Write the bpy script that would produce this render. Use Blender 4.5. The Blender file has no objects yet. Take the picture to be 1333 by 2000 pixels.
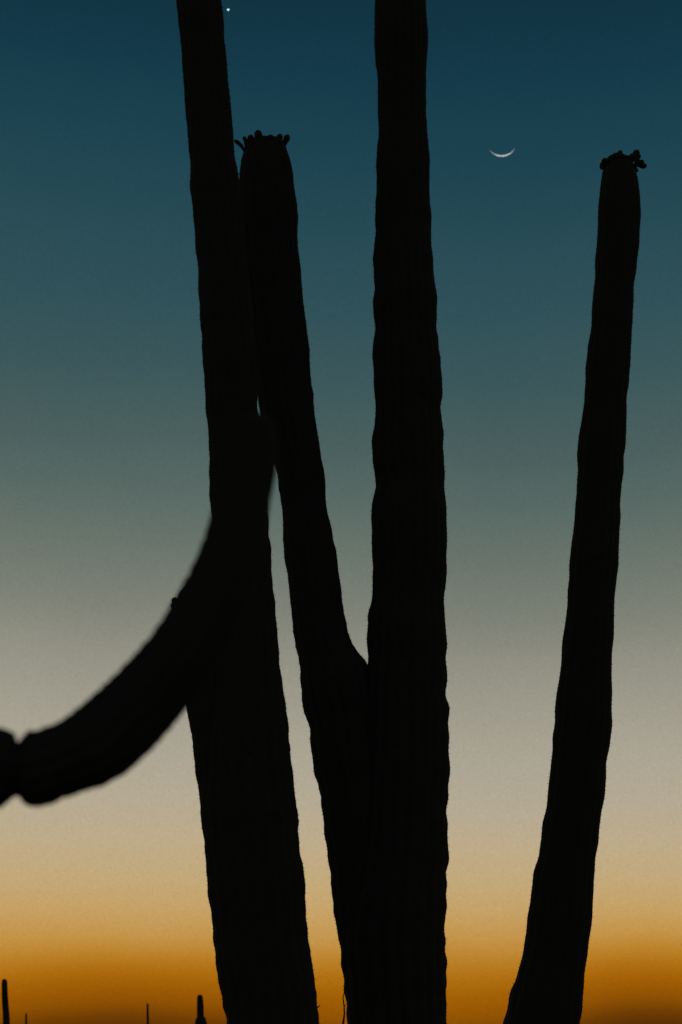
import bpy, bmesh, math, random
import numpy as np
from mathutils import Vector, Matrix

random.seed(7); rng = np.random.default_rng(11)
sc = bpy.context.scene
C = sc.collection
rad = math.radians

# ------------------------------------------------------------------ camera
VFOV, PITCH, CAM_H = 20.0, 11.1, 1.6
cd = bpy.data.cameras.new('camera')
cd.sensor_fit = 'VERTICAL'; cd.sensor_height = 36.0
cd.lens = 18.0 / math.tan(rad(VFOV / 2))
cd.clip_start = 0.1; cd.clip_end = 12000
cd.dof.use_dof = True; cd.dof.focus_distance = 20.5; cd.dof.aperture_fstop = 6.5
cam = bpy.data.objects.new('camera', cd); C.objects.link(cam)
cam.location = (0, 0, CAM_H); cam.rotation_euler = (rad(90 + PITCH), 0, 0)
sc.camera = cam
FPX = 1000.0 / math.tan(rad(VFOV / 2))            # focal length in photo pixels (frame 1333 x 2000)
cp, sp = math.cos(rad(PITCH)), math.sin(rad(PITCH))
def ray(px, py):
    u, v = (px - 666.5) / FPX, (1000.0 - py) / FPX
    return Vector((u, cp - v * sp, sp + v * cp))
def at(px, py, Y):                                # photo pixel -> point on the upright plane y = Y
    d = ray(px, py)
    return Vector((0, 0, CAM_H)) + d * (Y / d.y)
def scale_at(px, py, Y):                          # metres per photo pixel there
    return (Y / ray(px, py).y) / FPX

# ------------------------------------------------------------------ sun (already set) and moon geometry
MOON_PX, MOON_R = (980.5, 277.0), 28.6
ELONG = 24.5                                      # angle between the set sun and the young moon
md = ray(*MOON_PX).normalized()
moon_az, moon_el = math.atan2(md.x, md.y), math.asin(md.z)
SUN_EL = moon_el - rad(ELONG)
SUN_AZ = moon_az + rad(1.8)
to_sun = Vector((math.sin(SUN_AZ) * math.cos(SUN_EL), math.cos(SUN_AZ) * math.cos(SUN_EL), math.sin(SUN_EL)))
sl = bpy.data.lights.new('sun', 'SUN'); sl.energy = 3.9; sl.angle = rad(0.5); sl.color = (1.0, 0.95, 0.9)
so = bpy.data.objects.new('sun', sl); C.objects.link(so)
so.rotation_euler = to_sun.to_track_quat('Z', 'Y').to_euler()

# ------------------------------------------------------------------ dusk sky
def lin(c):
    return tuple(((x / 255) / 12.92 if x / 255 <= .04045 else ((x / 255 + .055) / 1.055) ** 2.4) for x in c)
w = bpy.data.worlds.new('World'); sc.world = w; w.use_nodes = True
nt = w.node_tree; N = nt.nodes; L = nt.links
N.clear()
def math_node(op, a, b=None, c=None, clamp=False):
    n = N.new('ShaderNodeMath'); n.operation = op; n.use_clamp = clamp
    for i, v in enumerate((a, b, c)):
        if v is None: continue
        if isinstance(v, (int, float)): n.inputs[i].default_value = v
        else: L.new(v, n.inputs[i])
    return n.outputs[0]
tc = N.new('ShaderNodeTexCoord')
sep = N.new('ShaderNodeSeparateXYZ'); L.new(tc.outputs['Generated'], sep.inputs[0])
el = math_node('MULTIPLY', math_node('ARCSINE', sep.outputs['Z']), 180 / math.pi)
az = math_node('MULTIPLY', math_node('ARCTAN2', sep.outputs['X'], sep.outputs['Y']), 180 / math.pi)
daz = math_node('SUBTRACT', az, 2.0)
q = math_node('MULTIPLY', daz, daz)
bend = math_node('DIVIDE', math_node('MULTIPLY', q, 0.011), math_node('ADD', 1.0, math_node('DIVIDE', q, 150.0)))
rise = N.new('ShaderNodeMapRange'); L.new(el, rise.inputs['Value'])
rise.inputs['From Min'].default_value = 2.5; rise.inputs['From Max'].default_value = 9.0
bend = math_node('MULTIPLY', bend, rise.outputs[0])
# dusty banks low over the horizon
low = N.new('ShaderNodeMapRange'); low.interpolation_type = 'SMOOTHSTEP'; L.new(el, low.inputs['Value'])
low.inputs['From Min'].default_value = 3.0; low.inputs['From Max'].default_value = 1.0
banks = None
for c_, w_, a_ in ((-4.3, 2.4, .50), (6.6, 2.2, .48)):
    d_ = math_node('DIVIDE', math_node('SUBTRACT', az, c_), w_)
    g_ = math_node('MULTIPLY', math_node('POWER', 2.718, math_node('MULTIPLY', math_node('MULTIPLY', d_, d_), -1.0)), a_)
    banks = g_ if banks is None else math_node('ADD', banks, g_)
bend = math_node('ADD', bend, math_node('MULTIPLY', banks, low.outputs[0]))
tn = N.new('ShaderNodeTexNoise'); tn.inputs['Scale'].default_value = 9.0; tn.inputs['Detail'].default_value = 2.0
L.new(tc.outputs['Generated'], tn.inputs['Vector'])
wob = math_node('MULTIPLY', math_node('SUBTRACT', tn.outputs['Fac'], 0.5), 1.0)
e2 = math_node('ADD', math_node('SUBTRACT', el, bend), wob)
fac = math_node('DIVIDE', math_node('ADD', e2, 2.0), 40.0, clamp=True)
ramp = N.new('ShaderNodeValToRGB'); L.new(fac, ramp.inputs[0])
ramp.color_ramp.interpolation = 'EASE' if False else 'LINEAR'
def el_of(y): return PITCH + math.degrees(math.atan((1000 - y) / FPX))
SKY = [(2100, (46, 24, 7)), (2035, (104, 57, 4)), (2000, (139, 78, 3)), (1955, (159, 93, 4)), (1915, (174, 110, 16)),
       (1878, (187, 129, 40)), (1838, (195, 148, 74)), (1790, (197, 161, 102)), (1735, (194, 168, 122)),
       (1660, (189, 170, 137)), (1590, (181, 169, 146)), (1500, (172, 165, 147)), (1400, (160, 156, 141)), (1300, (145, 144, 131)),
       (1200, (126, 129, 118)), (1090, (106, 117, 108)), (1000, (91, 107, 102)), (880, (74, 96, 94)),
       (750, (59, 87, 91)), (600, (47, 80, 88)), (450, (38, 74, 84)), (300, (28, 66, 80)),
       (140, (20, 57, 72)), (0, (16, 50, 65))]
stops = [((-2.0 + 2) / 40, (34, 20, 12))]
stops += [((el_of(y) + 2) / 40, c) for y, c in SKY]
stops += [((30.0 + 2) / 40, (9, 36, 53)), (1.0, (8, 32, 49))]
cr = ramp.color_ramp
while len(cr.elements) > 1: cr.elements.remove(cr.elements[-1])
cr.elements[0].position = stops[0][0]; cr.elements[0].color = (*lin(stops[0][1]), 1)
for p, c in stops[1:]:
    e = cr.elements.new(p); e.color = (*lin(c), 1)
# away from the sunset the sky turns neutral grey, brightened to lift the dark cacti
away = N.new('ShaderNodeMapRange'); away.interpolation_type = 'SMOOTHSTEP'
L.new(math_node('ABSOLUTE', daz), away.inputs['Value'])
away.inputs['From Min'].default_value = 15; away.inputs['From Max'].default_value = 110
mx = N.new('ShaderNodeMix'); mx.data_type = 'RGBA'
L.new(away.outputs[0], mx.inputs['Factor']); L.new(ramp.outputs[0], mx.inputs['A'])
mx.inputs['B'].default_value = (*lin((60, 60, 63)), 1)
sky = N.new('ShaderNodeTexSky'); sky.sky_type = 'NISHITA'; sky.sun_disc = False
sky.sun_elevation = SUN_EL; sky.sun_rotation = SUN_AZ
bg = N.new('ShaderNodeBackground'); L.new(mx.outputs['Result'], bg.inputs['Color'])
mt = N.new('ShaderNodeTexNoise'); mt.inputs['Scale'].default_value = 2400.0; mt.inputs['Detail'].default_value = 1.0
L.new(tc.outputs['Generated'], mt.inputs['Vector'])          # film-like grain put into the sky's brightness
L.new(math_node('ADD', 1.0, math_node('MULTIPLY', math_node('SUBTRACT', mt.outputs['Fac'], 0.5), 0.42)), bg.inputs['Strength'])
bg2 = N.new('ShaderNodeBackground'); L.new(sky.outputs[0], bg2.inputs['Color'])
bg2.inputs['Strength'].default_value = 0.05
ad = N.new('ShaderNodeAddShader'); L.new(bg.outputs[0], ad.inputs[0]); L.new(bg2.outputs[0], ad.inputs[1])
wo = N.new('ShaderNodeOutputWorld'); L.new(ad.outputs[0], wo.inputs['Surface'])

vs = sc.view_settings
vs.view_transform = 'Standard'; vs.look = 'None'; vs.exposure = 0.0; vs.gamma = 1.0; vs.use_curve_mapping = False
sc.cycles.max_bounces = 4; sc.cycles.use_denoising = True

# ------------------------------------------------------------------ materials
def new_mat(name):
    m = bpy.data.materials.new(name); m.use_nodes = True
    return m, m.node_tree.nodes, m.node_tree.links, m.node_tree.nodes['Principled BSDF']
def noise_mat(name, c1, c2, scale, rough, bump=0.0, spec=0.15):
    m, n, l, p = new_mat(name)
    t = n.new('ShaderNodeTexNoise'); t.inputs['Scale'].default_value = scale; t.inputs['Detail'].default_value = 6
    g = n.new('ShaderNodeTexCoord'); l.new(g.outputs['Object'], t.inputs['Vector'])
    r = n.new('ShaderNodeValToRGB'); l.new(t.outputs['Fac'], r.inputs[0])
    r.color_ramp.elements[0].position = .3; r.color_ramp.elements[1].position = .7
    r.color_ramp.elements[0].color = (*c1, 1); r.color_ramp.elements[1].color = (*c2, 1)
    l.new(r.outputs[0], p.inputs['Base Color'])
    p.inputs['Roughness'].default_value = rough; p.inputs['Specular IOR Level'].default_value = spec
    if bump:
        b = n.new('ShaderNodeBump'); b.inputs['Strength'].default_value = bump; b.inputs['Distance'].default_value = .01
        l.new(t.outputs['Fac'], b.inputs['Height']); l.new(b.outputs[0], p.inputs['Normal'])
    return m
M_SKIN = noise_mat('cactus_skin', (.050, .053, .042), (.062, .064, .050), 9, .85, .4)
M_SPINE = noise_mat('spine', (.10, .085, .06), (.20, .17, .12), 30, .8)
M_BUD = noise_mat('flower_bud', (.05, .06, .025), (.10, .10, .04), 60, .8, .3)
M_TWIG = noise_mat('dry_twig', (.05, .038, .028), (.11, .085, .06), 40, .9, .4)
M_GROUND = noise_mat('desert_ground', (.12, .085, .055), (.24, .18, .12), 1.3, .95, .6)

# ------------------------------------------------------------------ helpers
def tag(o, label=None, cat=None, group=None, kind=None):
    for k, v in (('label', label), ('category', cat), ('group', group), ('kind', kind)):
        if v: o[k] = v
    return o
def mesh_obj(name, verts, faces, mat, parent=None, smooth=True):
    me = bpy.data.meshes.new(name)
    me.from_pydata([tuple(v) for v in verts], [], faces); me.update()
    if smooth: me.polygons.foreach_set('use_smooth', [True] * len(me.polygons))
    me.materials.append(mat)
    o = bpy.data.objects.new(name, me); C.objects.link(o)
    if parent is not None:
        o.parent = parent; o.matrix_parent_inverse = parent.matrix_world.inverted()
    return o
def thing(name, loc, label, cat, group=None):
    o = bpy.data.objects.new(name, None); C.objects.link(o); o.location = loc
    o.empty_display_size = .3
    bpy.context.view_layer.update()
    return tag(o, label, cat, group)

def spline(xs, ys, xq):                           # monotone-safe cubic (finite-difference Hermite)
    xs, ys = np.asarray(xs, float), np.asarray(ys, float)
    d = np.diff(ys) / np.diff(xs)
    m = np.concatenate([[d[0]], np.where(d[:-1] * d[1:] > 0, 2 * d[:-1] * d[1:] / (d[:-1] + d[1:] + 1e-12), 0), [d[-1]]])
    i = np.clip(np.searchsorted(xs, xq, 'right') - 1, 0, len(xs) - 2)
    h = xs[i + 1] - xs[i]; t = (xq - xs[i]) / h
    return ((2*t**3 - 3*t**2 + 1) * ys[i] + (t**3 - 2*t**2 + t) * h * m[i]
            + (-2*t**3 + 3*t**2) * ys[i+1] + (t**3 - t**2) * h * m[i+1])

def edges_axis(left, right, Y, step=9.0):
    """outline tracks (y, x) -> axis points and radii in metres, top to base"""
    ya, yb = max(left[0][0], right[0][0]), min(left[-1][0], right[-1][0])
    n = int((yb - ya) / step) + 2
    y = np.linspace(ya, yb, n)
    xl = spline([p[0] for p in left], [p[1] for p in left], y)
    xr = spline([p[0] for p in right], [p[1] for p in right], y)
    cx = (xl + xr) / 2; hw = (xr - xl) / 2
    sl = np.gradient(np.convolve(np.pad(cx, 12, 'edge'), np.ones(25) / 25, 'valid'), y)
    pts = [at(a, b, Y) for a, b in zip(cx, y)]
    rr = [h * scale_at(a, b, Y) / math.sqrt(1 + s * s) for h, a, b, s in zip(hw, cx, y, sl)]
    return pts, rr
def axis_path(ctrl, Y, n):
    """control points (px, py, radius px[, dY]) -> axis points and radii"""
    c = np.array([(p + (0,))[:4] if len(p) == 3 else p for p in ctrl], float)
    s = np.concatenate([[0], np.cumsum(np.hypot(np.diff(c[:, 0]), np.diff(c[:, 1])))])
    # Catmull-Rom through the control points, by arc length
    q = np.linspace(0, s[-1], n); out = []
    m = np.gradient(c, s, axis=0)
    i = np.clip(np.searchsorted(s, q, 'right') - 1, 0, len(s) - 2)
    h = (s[i+1] - s[i])[:, None]; t = ((q - s[i]) / (s[i+1] - s[i]))[:, None]
    v = ((2*t**3 - 3*t**2 + 1) * c[i] + (t**3 - 2*t**2 + t) * h * m[i]
         + (-2*t**3 + 3*t**2) * c[i+1] + (t**3 - t**2) * h * m[i+1])
    pts = [at(a[0], a[1], Y + a[3]) for a in v]
    rr = [a[2] * scale_at(a[0], a[1], Y + a[3]) for a in v]
    return pts, rr

def dome(pts, rr, k=1.0, n=14):
    """round off the first end of an axis with a dome of height k * radius"""
    d = (pts[0] - pts[min(4, len(pts) - 1)]).normalized(); r0 = rr[0]
    P, R = [], []
    for j in range(n):
        a = math.pi / 2 * (1 - (j + .15) / n)
        P.append(pts[0] + d * (r0 * k * math.sin(a))); R.append(r0 * math.cos(a))
    return P + list(pts), R + list(rr)

def ribbed(name, pts, rr, parent, ribs=18, depth=.085, spine=.012, pitch=.034, per=6, seed=0, rough=.012, smooth=True):
    """pleated cactus stem round an axis, with spine clusters along every rib crest"""
    g = np.random.default_rng(seed)
    P = np.array(pts, float); R = np.array(rr, float); n = len(P)
    T = np.gradient(P, axis=0); T /= np.linalg.norm(T, axis=1)[:, None] + 1e-12
    k = min(12, n // 14)                           # even out the lean from ring to ring
    if smooth and k > 1:
        T = np.stack([np.convolve(np.pad(T[:, c], k, 'edge'), np.ones(2 * k + 1) / (2 * k + 1), 'valid') for c in range(3)], 1)
        T /= np.linalg.norm(T, axis=1)[:, None]
    ref = np.array([0, 1.0, 0])
    U = ref[None] - T * (T @ ref)[:, None]; U /= np.linalg.norm(U, axis=1)[:, None]
    V = np.cross(T, U)
    K = ribs * 6
    ph0 = g.uniform(0, 2 * math.pi)
    th = np.arange(K) / K * 2 * math.pi
    s = np.concatenate([[0], np.cumsum(np.linalg.norm(np.diff(P, axis=0), axis=1))])
    # every rib swells and shrinks a little along the stem
    wob = np.zeros((n, K))
    for _ in range(7):
        f, kk, a, b = g.uniform(1.5, 9), g.integers(0, 7), g.uniform(0, 6.3), g.uniform(0, 6.3)
        wob += np.cos(s[:, None] * f * 2.2 + a) * np.cos(kk * th[None] + b)
    wob = 1 + rough * .5 * wob
    for _ in range(10):                            # knobbly rib crests
        f, kk, a, b = g.uniform(35, 110), g.integers(0, ribs), g.uniform(0, 6.3), g.uniform(0, 6.3)
        wob += rough * .30 * np.cos(s[:, None] * f * (.16 / max(R.max(), .05)) + a) * np.cos(kk * th[None] + b)
    ridge = np.abs(np.cos(ribs * (th + ph0) / 2))
    prof = 1 - depth * (1 - ridge ** .9)
    # areole bumps along the crests
    bump = 1 + .010 * (ridge[None] ** 4) * np.cos(2 * math.pi * s / pitch)[:, None]
    rad_ = R[:, None] * prof[None] * wob * bump
    pos = P[:, None] + rad_[..., None] * (np.cos(th)[None, :, None] * U[:, None] + np.sin(th)[None, :, None] * V[:, None])
    verts = pos.reshape(-1, 3)
    faces = []
    for i in range(n - 1):
        b0, b1 = i * K, (i + 1) * K
        for j in range(K):
            k = (j + 1) % K
            faces.append((b0 + j, b0 + k, b1 + k, b1 + j))
    faces.append(tuple(range(K)))
    faces.append(tuple(reversed(range((n - 1) * K, n * K))))
    o = mesh_obj(name, verts, faces, M_SKIN, parent)
    if spine:
        sv, sf = [], []
        crest = [j for j in range(K) if ridge[j] >= ridge[(j - 1) % K] and ridge[j] > ridge[(j + 1) % K]]
        for j in crest:
            q = g.uniform(0, pitch)
            while q < s[-1]:
                x = np.interp(q, s, np.arange(n)); i = min(int(x), n - 2); f = x - i
                b = pos[i, j] * (1 - f) + pos[i + 1, j] * f
                out = b - (P[i] * (1 - f) + P[i + 1] * f); out /= np.linalg.norm(out) + 1e-9
                side = np.cross(T[i], out)
                for _ in range(per):
                    d = out + side * g.normal(0, .75) + T[i] * g.normal(0, .75); d /= np.linalg.norm(d)
                    ln = spine * g.uniform(.6, 1.6)
                    a1 = np.cross(d, side + .01); a1 /= np.linalg.norm(a1) + 1e-9; a2 = np.cross(d, a1)
                    wd = spine * .055; bb = b - out * .002; k0 = len(sv)
                    sv += [bb + a1 * wd, bb - a1 * wd * .5 + a2 * wd * .87, bb - a1 * wd * .5 - a2 * wd * .87, bb + d * ln]
                    sf += [(k0, k0 + 1, k0 + 3), (k0 + 1, k0 + 2, k0 + 3), (k0 + 2, k0, k0 + 3)]
                q += pitch * g.uniform(.55, 1.6)
        so_ = mesh_obj('spines', sv, sf, M_SPINE, o, smooth=False); tag(so_, kind='stuff')
    return o

def tube(pts, rr, k=7):
    P = np.array(pts, float); n = len(P)
    T = np.gradient(P, axis=0); T /= np.linalg.norm(T, axis=1)[:, None] + 1e-12
    ref = np.array([.13, .98, .1])
    U = np.cross(T, ref); U /= np.linalg.norm(U, axis=1)[:, None]; V = np.cross(T, U)
    v, f = [], []
    for i in range(n):
        for j in range(k):
            a = 2 * math.pi * j / k
            v.append(P[i] + rr[i] * (math.cos(a) * U[i] + math.sin(a) * V[i]))
    for i in range(n - 1):
        for j in range(k):
            q = (j + 1) % k
            f.append((i*k + j, i*k + q, (i+1)*k + q, (i+1)*k + j))
    f.append(tuple(range(k))); f.append(tuple(reversed(range((n-1)*k, n*k))))
    return v, f

def bud(base_px, tip_px, w_px, Y, parent, dY=0.0, thin=.55, mid=None):
    """a scaly flower bud: narrow stalk, swollen body, blunt flared tip"""
    a = at(*base_px, Y + dY * .5); b = at(*tip_px, Y + dY)
    s = scale_at(*tip_px, Y); n = 15
    m = at(*mid, Y + dY * .8) if mid else (a + b) / 2
    pts, rr = [], []
    for i in range(n):
        t = i / (n - 1)
        pts.append(a * (1-t)**2 + m * (2*t*(1-t)) + b * t*t)
        body = thin + (1 - thin) * math.exp(-((t - .68) / .3) ** 2)
        if t > .8: body *= math.sqrt(max(0.02, 1 - ((t - .8) / .215) ** 2))
        rr.append(max(.0008, w_px / 2 * s * body * (1 + .06 * math.sin(i * 2.3))))
    v, f = tube(pts, rr, 9)
    return mesh_obj('flower_bud', v, f, M_BUD, parent)

# ------------------------------------------------------------------ ground
gv, gf = [(0, 0, 0)], []
rings = [1.5 * 1.16 ** i for i in range(50)]
SEG = 96
for r in rings:
    for j in range(SEG):
        a = 2 * math.pi * j / SEG
        x, y = r * math.cos(a), r * math.sin(a)
        z = .05 * math.sin(x * .31 + 1) * math.sin(y * .27) + min(.6, r * .0015) * math.sin(x * .021 + 2) * math.cos(y * .017)
        gv.append((x, y, z))
for j in range(SEG): gf.append((0, 1 + j, 1 + (j + 1) % SEG))
for i in range(len(rings) - 1):
    for j in range(SEG):
        k = (j + 1) % SEG
        gf.append((1 + i*SEG + j, 1 + (i+1)*SEG + j, 1 + (i+1)*SEG + k, 1 + i*SEG + k))
tag(mesh_obj('ground', gv, gf, M_GROUND), kind='structure')
def ground_py(px, Y):                             # photo y where the upright plane y = Y meets the ground
    lo, hi = 1500.0, 4200.0
    for _ in range(50):
        m = (lo + hi) / 2
        if at(px, m, Y).z > -.12: lo = m
        else: hi = m
    return lo

# ------------------------------------------------------------------ saguaro left of centre
YA = 17.2
gy = ground_py(580, YA)
A_L = [(-230, 333), (-120, 337), (0, 344), (40, 348.5), (80, 353), (125, 357), (185, 360), (225, 363), (270, 368), (320, 371.5),
       (360, 371), (385, 373.5), (415, 377.5), (445, 380.5), (470, 381), (500, 385), (575, 388.5), (625, 391.5), (665, 394.5),
       (710, 396), (740, 400), (790, 401.5), (825, 405), (855, 408), (900, 409), (965, 409), (993, 412), (1018, 415),
       (1150, 416), (1250, 414), (1350, 408), (1420, 402), (1500, 394), (1575, 391), (1620, 396.5), (1660, 400), (1690, 403),
       (1735, 406), (1775, 411), (1810, 414.5), (1850, 418.5), (1890, 424), (1925, 430), (1955, 435), (1980, 440), (2000, 442),
       (2200, 466), (2400, 486), (gy, 505)]
A_R = [(-230, 415), (-120, 424), (0, 433), (25, 436.5), (65, 438.5), (100, 442), (140, 444.5), (175, 448.5), (205, 451.5),
       (240, 455), (270, 456.5), (300, 458.5), (340, 466), (480, 481), (640, 497), (730, 505), (770, 505), (793, 503), (820, 507), (900, 514), (1000, 525),
       (1045, 526.5), (1085, 531), (1125, 531.5), (1165, 536.5), (1210, 540), (1245, 544), (1280, 546.5), (1320, 550),
       (1360, 556.5), (1400, 561.5), (1440, 566.5), (1480, 569), (1500, 572), (1550, 576), (1600, 584), (1640, 586),
       (1685, 590), (1715, 595), (1750, 598), (1780, 600), (1820, 603.5), (1860, 607.5), (1890, 611.5), (1930, 616.5),
       (1970, 622.5), (2000, 626), (2200, 648), (2400, 664), (gy, 676)]
cA = thing('saguaro_cactus', at(590, gy, YA), 'tall saguaro left of centre, its narrow column running out of the top', 'cactus', 'large saguaros')
p, r = edges_axis(A_L, A_R, YA); p, r = dome(p, r, 1.3)
ribbed('trunk', p, r, cA, ribs=19, seed=1)
ST_L = [(1175, 346), (1230, 349), (1300, 356), (1380, 364), (1410, 370), (1450, 376), (1480, 379), (1500, 381), (1535, 386.5),
        (1575, 392), (1660, 410), (1750, 440)]
ST_R = [(1175, 436), (1230, 440), (1300, 447), (1380, 455), (1410, 461), (1450, 468), (1480, 472), (1500, 475), (1535, 481),
        (1575, 488), (1660, 505), (1750, 525)]
p, r = edges_axis(ST_L, ST_R, YA); p, r = dome(p, r, .9)
stub = ribbed('arm', p, r, cA, ribs=14, seed=2)
bud((356, 1184), (337, 1169), 14, YA, stub, thin=.8)
bud((354, 1190), (334, 1180), 12, YA, stub, thin=.8)

# ------------------------------------------------------------------ central forked saguaro
YB = 18.0
gy = ground_py(780, YB)
B_L = [(-380, 744), (-200, 738), (0, 732), (80, 731), (115, 733.5), (160, 738.5), (210, 738.5), (260, 738.5), (320, 735.5), (375, 735.5),
       (425, 733), (475, 731), (520, 729.5), (550, 731), (590, 729), (640, 732), (685, 728), (735, 729.5), (780, 733),
       (820, 732), (860, 727), (895, 728), (940, 733), (980, 728), (1000, 726), (1050, 726), (1115, 728), (1175, 724.5),
       (1215, 718.5), (1250, 717.5), (1280, 719.5), (1300, 717), (1325, 711), (1400, 708), (1500, 702), (1600, 696), (1700, 684),
       (1800, 668), (1835, 663), (1870, 665), (1920, 671), (1965, 676), (2000, 680), (2200, 700), (2400, 706), (gy, 710)]
B_R = [(-380, 818), (-200, 826), (0, 833.5), (45, 834.5), (90, 836), (145, 833), (210, 833), (270, 836), (310, 839.5), (360, 840),
       (390, 839.5), (420, 843), (465, 843.5), (500, 845.5), (545, 848.5), (580, 854), (635, 853), (675, 858.5), (715, 863),
       (760, 863.5), (800, 862), (845, 865.5), (890, 868.5), (950, 869.5), (1000, 872), (1075, 874), (1135, 871), (1185, 869),
       (1240, 873), (1280, 872.5), (1320, 873), (1355, 871.5), (1385, 878), (1425, 878.5), (1475, 878), (1500, 879),
       (1525, 877), (1575, 874.5), (1625, 876), (1670, 877), (1720, 873), (1780, 872), (1820, 871), (1870, 871),
       (1915, 873.5), (1950, 872), (1985, 873.5), (2000, 874.5), (2200, 882), (2400, 878), (gy, 868)]
cB = thing('saguaro_cactus', at(789, gy, YB), 'forked saguaro in the centre, thick column with a bud-topped left arm', 'cactus', 'large saguaros')
p, r = edges_axis(B_L, B_R, YB); p, r = dome(p, r, 1.3)
ribbed('trunk', p, r, cB, ribs=20, seed=3)
R_L = [(284, 486), (292, 480), (300, 476), (320, 470), (340, 467.5), (400, 463), (500, 468), (640, 481), (740, 497), (775, 504), (793, 506.5), (808, 508), (860, 523),
       (912, 539), (925, 542), (955, 545), (990, 549.5), (1015, 552), (1055, 553), (1100, 558.5), (1150, 564), (1200, 569),
       (1250, 575), (1295, 583.5), (1330, 585), (1370, 589), (1410, 602), (1435, 604), (1460, 607.5), (1490, 611.5),
       (1540, 623.5), (1585, 629), (1630, 634), (1665, 640), (1710, 646), (1755, 649), (1800, 655), (1870, 672), (1960, 705)]
R_R = [(284, 558), (292, 562), (300, 564), (310, 567), (335, 573), (370, 576.5), (400, 580), (430, 581.5), (470, 583.5), (500, 585.5), (550, 590),
       (600, 594), (645, 601), (695, 606.5), (740, 609), (780, 613), (805, 615.5), (850, 622.5), (895, 629), (930, 635),
       (965, 637.5), (1000, 640), (1025, 646), (1065, 654), (1095, 660), (1130, 665), (1145, 667), (1185, 671), (1215, 676),
       (1245, 683.5), (1270, 694), (1290, 706), (1304, 717), (1320, 724), (1370, 736), (1460, 748), (1585, 765), (1710, 775), (1870, 785), (1960, 790)]
p, r = edges_axis(R_L, R_R, YB); p, r = dome(p, r, .12)
arm = ribbed('arm', p, r, cB, ribs=17, seed=4)
for b, t, wd, dy, th in [((488, 288), (476, 268), 7, -.02, .8), ((493, 284), (489, 264.5), 10, -.05, .7), ((509, 282), (503, 256), 12.5, .0, .65),
                     ((516, 280), (517, 267), 9, -.08, .8), ((529, 280), (529, 264.5), 11, -.03, .75), ((540, 284), (549, 263.5), 10.5, .02, .6),
                     ((555, 287), (563, 264), 10.5, -.02, .5), ((522, 279), (523, 269), 9, .10, .8), ((510, 280), (511, 268), 9, .12, .8),
                     ((536, 284), (537, 269), 9, .10, .8), ((545, 285), (547, 274), 9, -.09, .8), ((503, 285), (501, 274), 9, -.1, .8), ((498, 283), (496, 271), 8, .10, .8), ((483, 289), (482, 276), 9, .06, .8)]:
    bud(b, (t[0], t[1] - 1.5), wd * 1.28, YB, arm, dy, th)
for x_, t_, d_ in ((487, 274, .1), (494, 272, -.12), (508, 271, -.1), (523, 270.5, -.12), (533, 271, -.1), (541, 272.5, .12), (553, 275, .08)):
    bud((x_ + (520 - x_) * .1, 289), (x_, t_), 11.5, YB, arm, d_, .8)
bud((480, 298), (457.5, 273.5), 8.5, YB, arm, -.05, .75, mid=(472, 281))

# ------------------------------------------------------------------ slender saguaro on the right
YC = 19.2
gy = ground_py(930, YC)
C_L = [(326, 1181), (335, 1177), (360, 1173.5), (395, 1170), (435, 1168.5), (480, 1166.5), (500, 1164), (550, 1162), (600, 1156), (640, 1154.5),
       (675, 1149.5), (715, 1145), (770, 1142), (810, 1138), (845, 1133), (875, 1129.5), (925, 1128), (965, 1126), (1000, 1123.5),
       (1045, 1119.5), (1085, 1113.5), (1125, 1111.5), (1155, 1109), (1210, 1106), (1255, 1099.5), (1300, 1096), (1340, 1091),
       (1370, 1086), (1415, 1083.5), (1455, 1079.5), (1500, 1075), (1540, 1071), (1585, 1066), (1635, 1057), (1675, 1052),
       (1710, 1043), (1745, 1038), (1780, 1034.5), (1815, 1028), (1855, 1023), (1880, 1018.5), (1905, 1011), (1930, 1003),
       (1950, 996), (1975, 989.5), (2000, 983), (2100, 957), (2250, 926), (2400, 905), (gy, 892)]
C_R = [(326, 1240), (335, 1243.5), (350, 1247), (385, 1250.5), (410, 1252), (435, 1250.5), (470, 1249.5), (500, 1246), (525, 1243), (560, 1238.5),
       (600, 1237.5), (635, 1235.5), (685, 1232.5), (720, 1230), (750, 1228), (785, 1225), (820, 1224.5), (865, 1222.5),
       (895, 1218.5), (925, 1218), (960, 1213.5), (1000, 1212), (1050, 1210), (1095, 1209), (1130, 1203.5), (1185, 1201),
       (1250, 1198), (1300, 1196), (1350, 1195.5), (1400, 1197), (1435, 1193), (1470, 1188), (1500, 1185.5), (1540, 1182),
       (1575, 1177), (1610, 1172), (1645, 1168.5), (1685, 1163.5), (1720, 1161), (1755, 1159.5), (1800, 1156.5), (1835, 1153),
       (1870, 1146), (1905, 1143.5), (1950, 1139.5), (1985, 1135.5), (2000, 1133.5), (2100, 1113), (2250, 1085), (2400, 1062), (gy, 1040)]
cC = thing('saguaro_cactus', at(966, gy, YC), 'slender leaning saguaro on the right, clusters of buds on its tip', 'cactus', 'large saguaros')
p, r = edges_axis(C_L, C_R, YC); p, r = dome(p, r, .5)
tr = ribbed('trunk', p, r, cC, ribs=16, seed=5)
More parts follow.
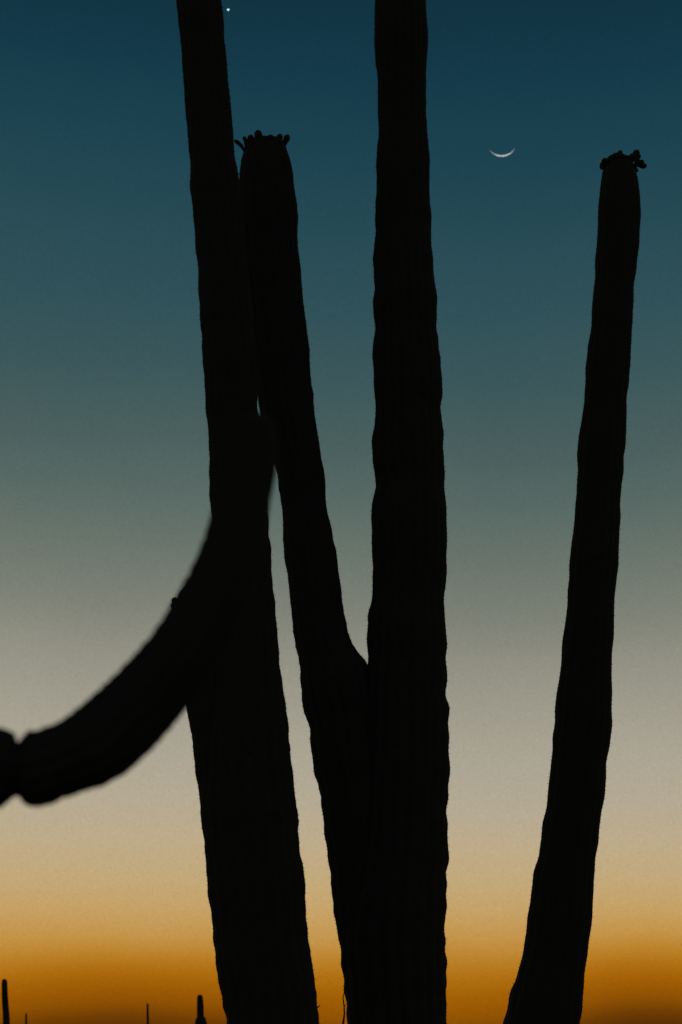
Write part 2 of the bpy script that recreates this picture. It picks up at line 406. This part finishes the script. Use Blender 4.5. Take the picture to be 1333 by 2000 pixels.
for b, t, wd, dy, th in [((1188, 326), (1171.5, 326), 9, 0, .7), ((1190, 322), (1177, 311), 11, -.04, .7), ((1186, 330), (1175, 318), 10, .05, .8),
                     ((1198, 314), (1193, 303.5), 11, -.05, .8), ((1206, 312), (1201, 300.5), 11, .04, .8), ((1211, 310), (1212, 293.5), 8, 0, .8),
                     ((1216, 312), (1218, 302), 10, -.06, .8), ((1226, 316), (1230, 306), 10, .05, .8), ((1232, 316), (1237, 300), 9, -.05, .8),
                     ((1234, 314), (1247, 293.5), 11, .0, .7), ((1240, 322), (1264, 324.5), 9.5, .02, .5), ((1238, 328), (1250, 311), 10, -.05, .7),
                     ((1240, 334), (1246, 330), 8, -.02, .8), ((1200, 318), (1197, 304), 11, .07, .8), ((1208, 316), (1206, 299.5), 11, -.07, .8), ((1219, 318), (1222, 304.5), 10, .07, .8), ((1196, 320), (1188, 308), 10, -.06, .8), ((1238, 312), (1251, 303), 8, .05, .7), ((1248, 320), (1258, 314), 7, -.03, .7)]:
    bud(b, t, wd * 1.28, YC, tr, dy, th)

# ------------------------------------------------------------------ foreground saguaro: its arm sweeps in from the left
YD = 4.3
trunk_x = at(-430, 1500, YD).x
cD = thing('saguaro_cactus', (trunk_x, YD, 0), 'out-of-focus foreground saguaro, curved arm sweeping up from the left edge', 'cactus', 'large saguaros')
zs = np.linspace(4.3, -.1, 150)
p = [Vector((trunk_x + .03 * math.sin(z * 1.1), YD + .02 * math.sin(z * .9), z)) for z in zs]
r = [.195 * (1 - .14 * max(0, z - 2.5) / 1.8 - .12 * max(0, 1 - z)) for z in zs]
p, r = dome(p, r, 1.2)
ribbed('trunk', p, r, cD, ribs=19, seed=6, per=5)
arm_ctrl = [(502, 838, 36), (499, 868, 44), (492, 910, 49), (480, 965, 51), (469, 1010, 55.5), (454, 1078, 61.5), (430, 1143, 66), (398, 1209, 70.5), (356, 1279, 72.5),
            (303, 1343, 74.5), (243, 1408, 79), (184, 1457, 79), (130, 1482, 72), (102, 1491, 71.5), (80, 1499, 74), (66, 1501, 74), (54, 1502, 71.5), (45, 1502, 65.5),
            (38, 1502, 55), (34, 1502, 52), (29, 1502, 56), (21, 1501, 68), (10, 1500, 74.5), (-6, 1500, 79), (-60, 1498, 77), (-160, 1494, 70), (-300, 1490, 60)]
p, r = axis_path(arm_ctrl, YD, 190); p, r = dome(p, r, .9)
ribbed('arm', p, r, cD, ribs=14, seed=7, spine=.007, pitch=.022, per=5, smooth=False)

# ------------------------------------------------------------------ far saguaros along the skyline
def far(label, L_, R_, Y, arms=(), ribs=12):
    px = (L_[-1][1] + R_[-1][1]) / 2; g = ground_py(px, Y)
    L2 = list(L_) + [(g, L_[-1][1])]; R2 = list(R_) + [(g, R_[-1][1])]
    t = thing('saguaro_cactus', at(px, g, Y), label, 'cactus', 'far saguaros on the skyline')
    p, r = edges_axis(L2, R2, Y, step=2.5); p, r = dome(p, r, 1.1, 8)
    ribbed('trunk', p, r, t, ribs=ribs, spine=0, pitch=.3, seed=int(px) + 40, rough=.03)
    for ctrl in arms:
        p, r = axis_path(ctrl, Y, 40); p, r = dome(p, r, .9, 8)
        ribbed('arm', p, r, t, ribs=10, spine=0, pitch=.3, seed=int(ctrl[0][0]) + 60, rough=.03, smooth=False)
    return t
far('far saguaro at the left edge, tallest of those on the skyline', [(1918, 3.4), (1950, 4), (2000, 6)], [(1918, 14.6), (1950, 16.5), (2000, 19.6)], 120)
far('tiny thin far saguaro, second from the left edge', [(1981, 49.8), (2000, 49.6)], [(1981, 53.4), (2000, 53.6)], 260)
far('pole-thin far saguaro standing alone midway along the skyline', [(1962, 286.6), (2000, 286.8)], [(1962, 290.8), (2000, 291.6)], 230)
far('far saguaro with swollen shoulders beside the left large trunk', [(1949, 385.2), (1970, 385), (2000, 385)], [(1949, 397), (1970, 398.6), (2000, 399)], 140,
    arms=[((388, 1991, 5.5), (387.5, 2000, 6.5), (388, 2015, 6.5), (391, 2028, 6)), ((397.5, 1990, 5), (398, 2000, 7), (397.5, 2015, 6.5), (393, 2028, 6))])
far('far saguaro cut off by the right edge, only a round arm bud showing', [(1700, 1344), (1850, 1343), (2000, 1342)], [(1700, 1366), (1850, 1369), (2000, 1370)], 75,
    arms=[((1342.5, 1838, 9), (1343.5, 1844, 11.5), (1346, 1852, 11), (1354, 1860, 9))])

# ------------------------------------------------------------------ dry twigs at the foot of the trunks
def twig(label, stems, Y, base_px):
    t = thing('dry_twig', at(base_px, ground_py(base_px, Y), Y), label, 'twig')
    for k, (pts_, w0, w1) in enumerate(stems):
        c = [(a, b, w0 + (w1 - w0) * i / (len(pts_) - 1)) for i, (a, b) in enumerate(pts_)]
        p, r = axis_path(c, Y, 50 if k == 0 else 12)
        r = [q * (1 + .12 * math.sin(i * 1.9)) for i, q in enumerate(r)]
        v, f = tube(p, r, 6)
        mesh_obj('stem' if k == 0 else 'side_shoot', v, f, M_TWIG, t)
    return t
g1 = ground_py(668, 17.5)
twig('thin crooked dry twig against the left side of the central trunk',
     [([(673.5, 1934), (670.6, 1946), (670.8, 1958), (672.8, 1966), (672.3, 1989), (670, 2003), (664, 2090), (668, 2250), (662, 2420), (668, g1)], .7, 3.2),
      ([(676.5, 1961), (674, 1964.5), (672.6, 1968)], .6, .9)], 17.5, 668)
g2 = ground_py(600, 17.7)
twig('short hooked twig tip poking out beside the left large trunk',
     [([(625.5, 1963), (623, 1967), (619, 1969), (612, 1985), (606, 2060), (600, 2250), (604, 2420), (600, g2)], .7, 3.0),
      ([(619.5, 1964), (621.5, 1967.5), (623, 1968)], .5, .8)], 17.7, 600)

# ------------------------------------------------------------------ young moon and planet
DIST = 5000.0
mc = Vector((0, 0, CAM_H)) + md * DIST
R = DIST / cp * 0 + MOON_R / FPX * DIST * math.cos(math.atan(math.hypot((MOON_PX[0] - 666.5) / FPX, (1000 - MOON_PX[1]) / FPX)))
vdir = (-md).normalized()
h = to_sun.cross(vdir).normalized()                # line through the two horns
limb = vdir.cross(h).normalized()                  # mid limb direction, on the sun's side
if limb.dot(to_sun) < 0: limb = -limb
E = math.acos(max(-1, min(1, limb.dot(to_sun))))   # rest of the way to the sub-solar point
E = math.pi / 2 - E                                # width of the sunlit strip in view
mv, mf = [], []
NT, NP = 64, 10
for shell in (1.0, .985):
    for i in range(NT + 1):
        th_ = rad(24) + rad(132) * i / NT          # mountains hide the sun at the very horns
        for j in range(NP + 1):
            ph = E * math.sqrt(math.sin(math.pi * min(max(i / NT, .004), .996))) * j / NP
            nrm = h * math.cos(th_) + (limb * math.cos(ph) + vdir * math.sin(ph)) * math.sin(th_)
            mv.append(nrm * (R * shell))
S = (NT + 1) * (NP + 1)
idx = lambda s, i, j: s * S + i * (NP + 1) + j
for i in range(NT):
    for j in range(NP):
        mf.append((idx(0, i, j), idx(0, i + 1, j), idx(0, i + 1, j + 1), idx(0, i, j + 1)))
m, n_, l_, pb = new_mat('moonlit_rock')
n_.remove(pb)
df = n_.new('ShaderNodeBsdfDiffuse'); trn = n_.new('ShaderNodeBsdfTransparent'); ads = n_.new('ShaderNodeAddShader')
tx = n_.new('ShaderNodeTexNoise'); tx.inputs['Scale'].default_value = .12
rp = n_.new('ShaderNodeValToRGB'); rp.color_ramp.elements[0].color = (.74, .72, .70, 1); rp.color_ramp.elements[1].color = (.9, .88, .86, 1)
l_.new(tx.outputs['Fac'], rp.inputs[0]); l_.new(rp.outputs[0], df.inputs['Color'])
l_.new(df.outputs[0], ads.inputs[0]); l_.new(trn.outputs[0], ads.inputs[1])    # air in front of it stays sky-bright
l_.new(ads.outputs[0], n_['Material Output'].inputs['Surface'])
for i in range(NT):
    for j in range(NP):
        mf.append((idx(1, i, j), idx(1, i, j + 1), idx(1, i + 1, j + 1), idx(1, i + 1, j)))
for i in range(NT):
    for j in (0, NP):
        mf.append((idx(0, i, j), idx(1, i, j), idx(1, i + 1, j), idx(0, i + 1, j)))
mo = mesh_obj('moon', mv, mf, m); mo.location = mc
mo.data.materials.append(bpy.data.materials.new('clear_air'))
m2 = mo.data.materials[1]; m2.use_nodes = True; m2.node_tree.nodes.remove(m2.node_tree.nodes['Principled BSDF'])
t2 = m2.node_tree.nodes.new('ShaderNodeBsdfTransparent')
m2.node_tree.links.new(t2.outputs[0], m2.node_tree.nodes['Material Output'].inputs['Surface'])
for f_ in list(mo.data.polygons)[2 * NT * NP:]: f_.material_index = 1
tag(mo, 'thin crescent moon lying on its back in the blue sky', 'moon')

pd = ray(446.3, 19).normalized()
bm = bmesh.new(); bmesh.ops.create_icosphere(bm, subdivisions=3, radius=1.35 / FPX * DIST)
me = bpy.data.meshes.new('planet'); bm.to_mesh(me); bm.free()
m, n_, l_, pb = new_mat('planet_light')
pb.inputs['Base Color'].default_value = (.02, .02, .02, 1)
pb.inputs['Emission Color'].default_value = (.82, 1.0, .93, 1); pb.inputs['Emission Strength'].default_value = 2.4
me.materials.append(m)
po = bpy.data.objects.new('planet', me); C.objects.link(po); po.location = Vector((0, 0, CAM_H)) + pd * DIST
tag(po, 'small bright white planet beside the tall column at the top', 'planet')
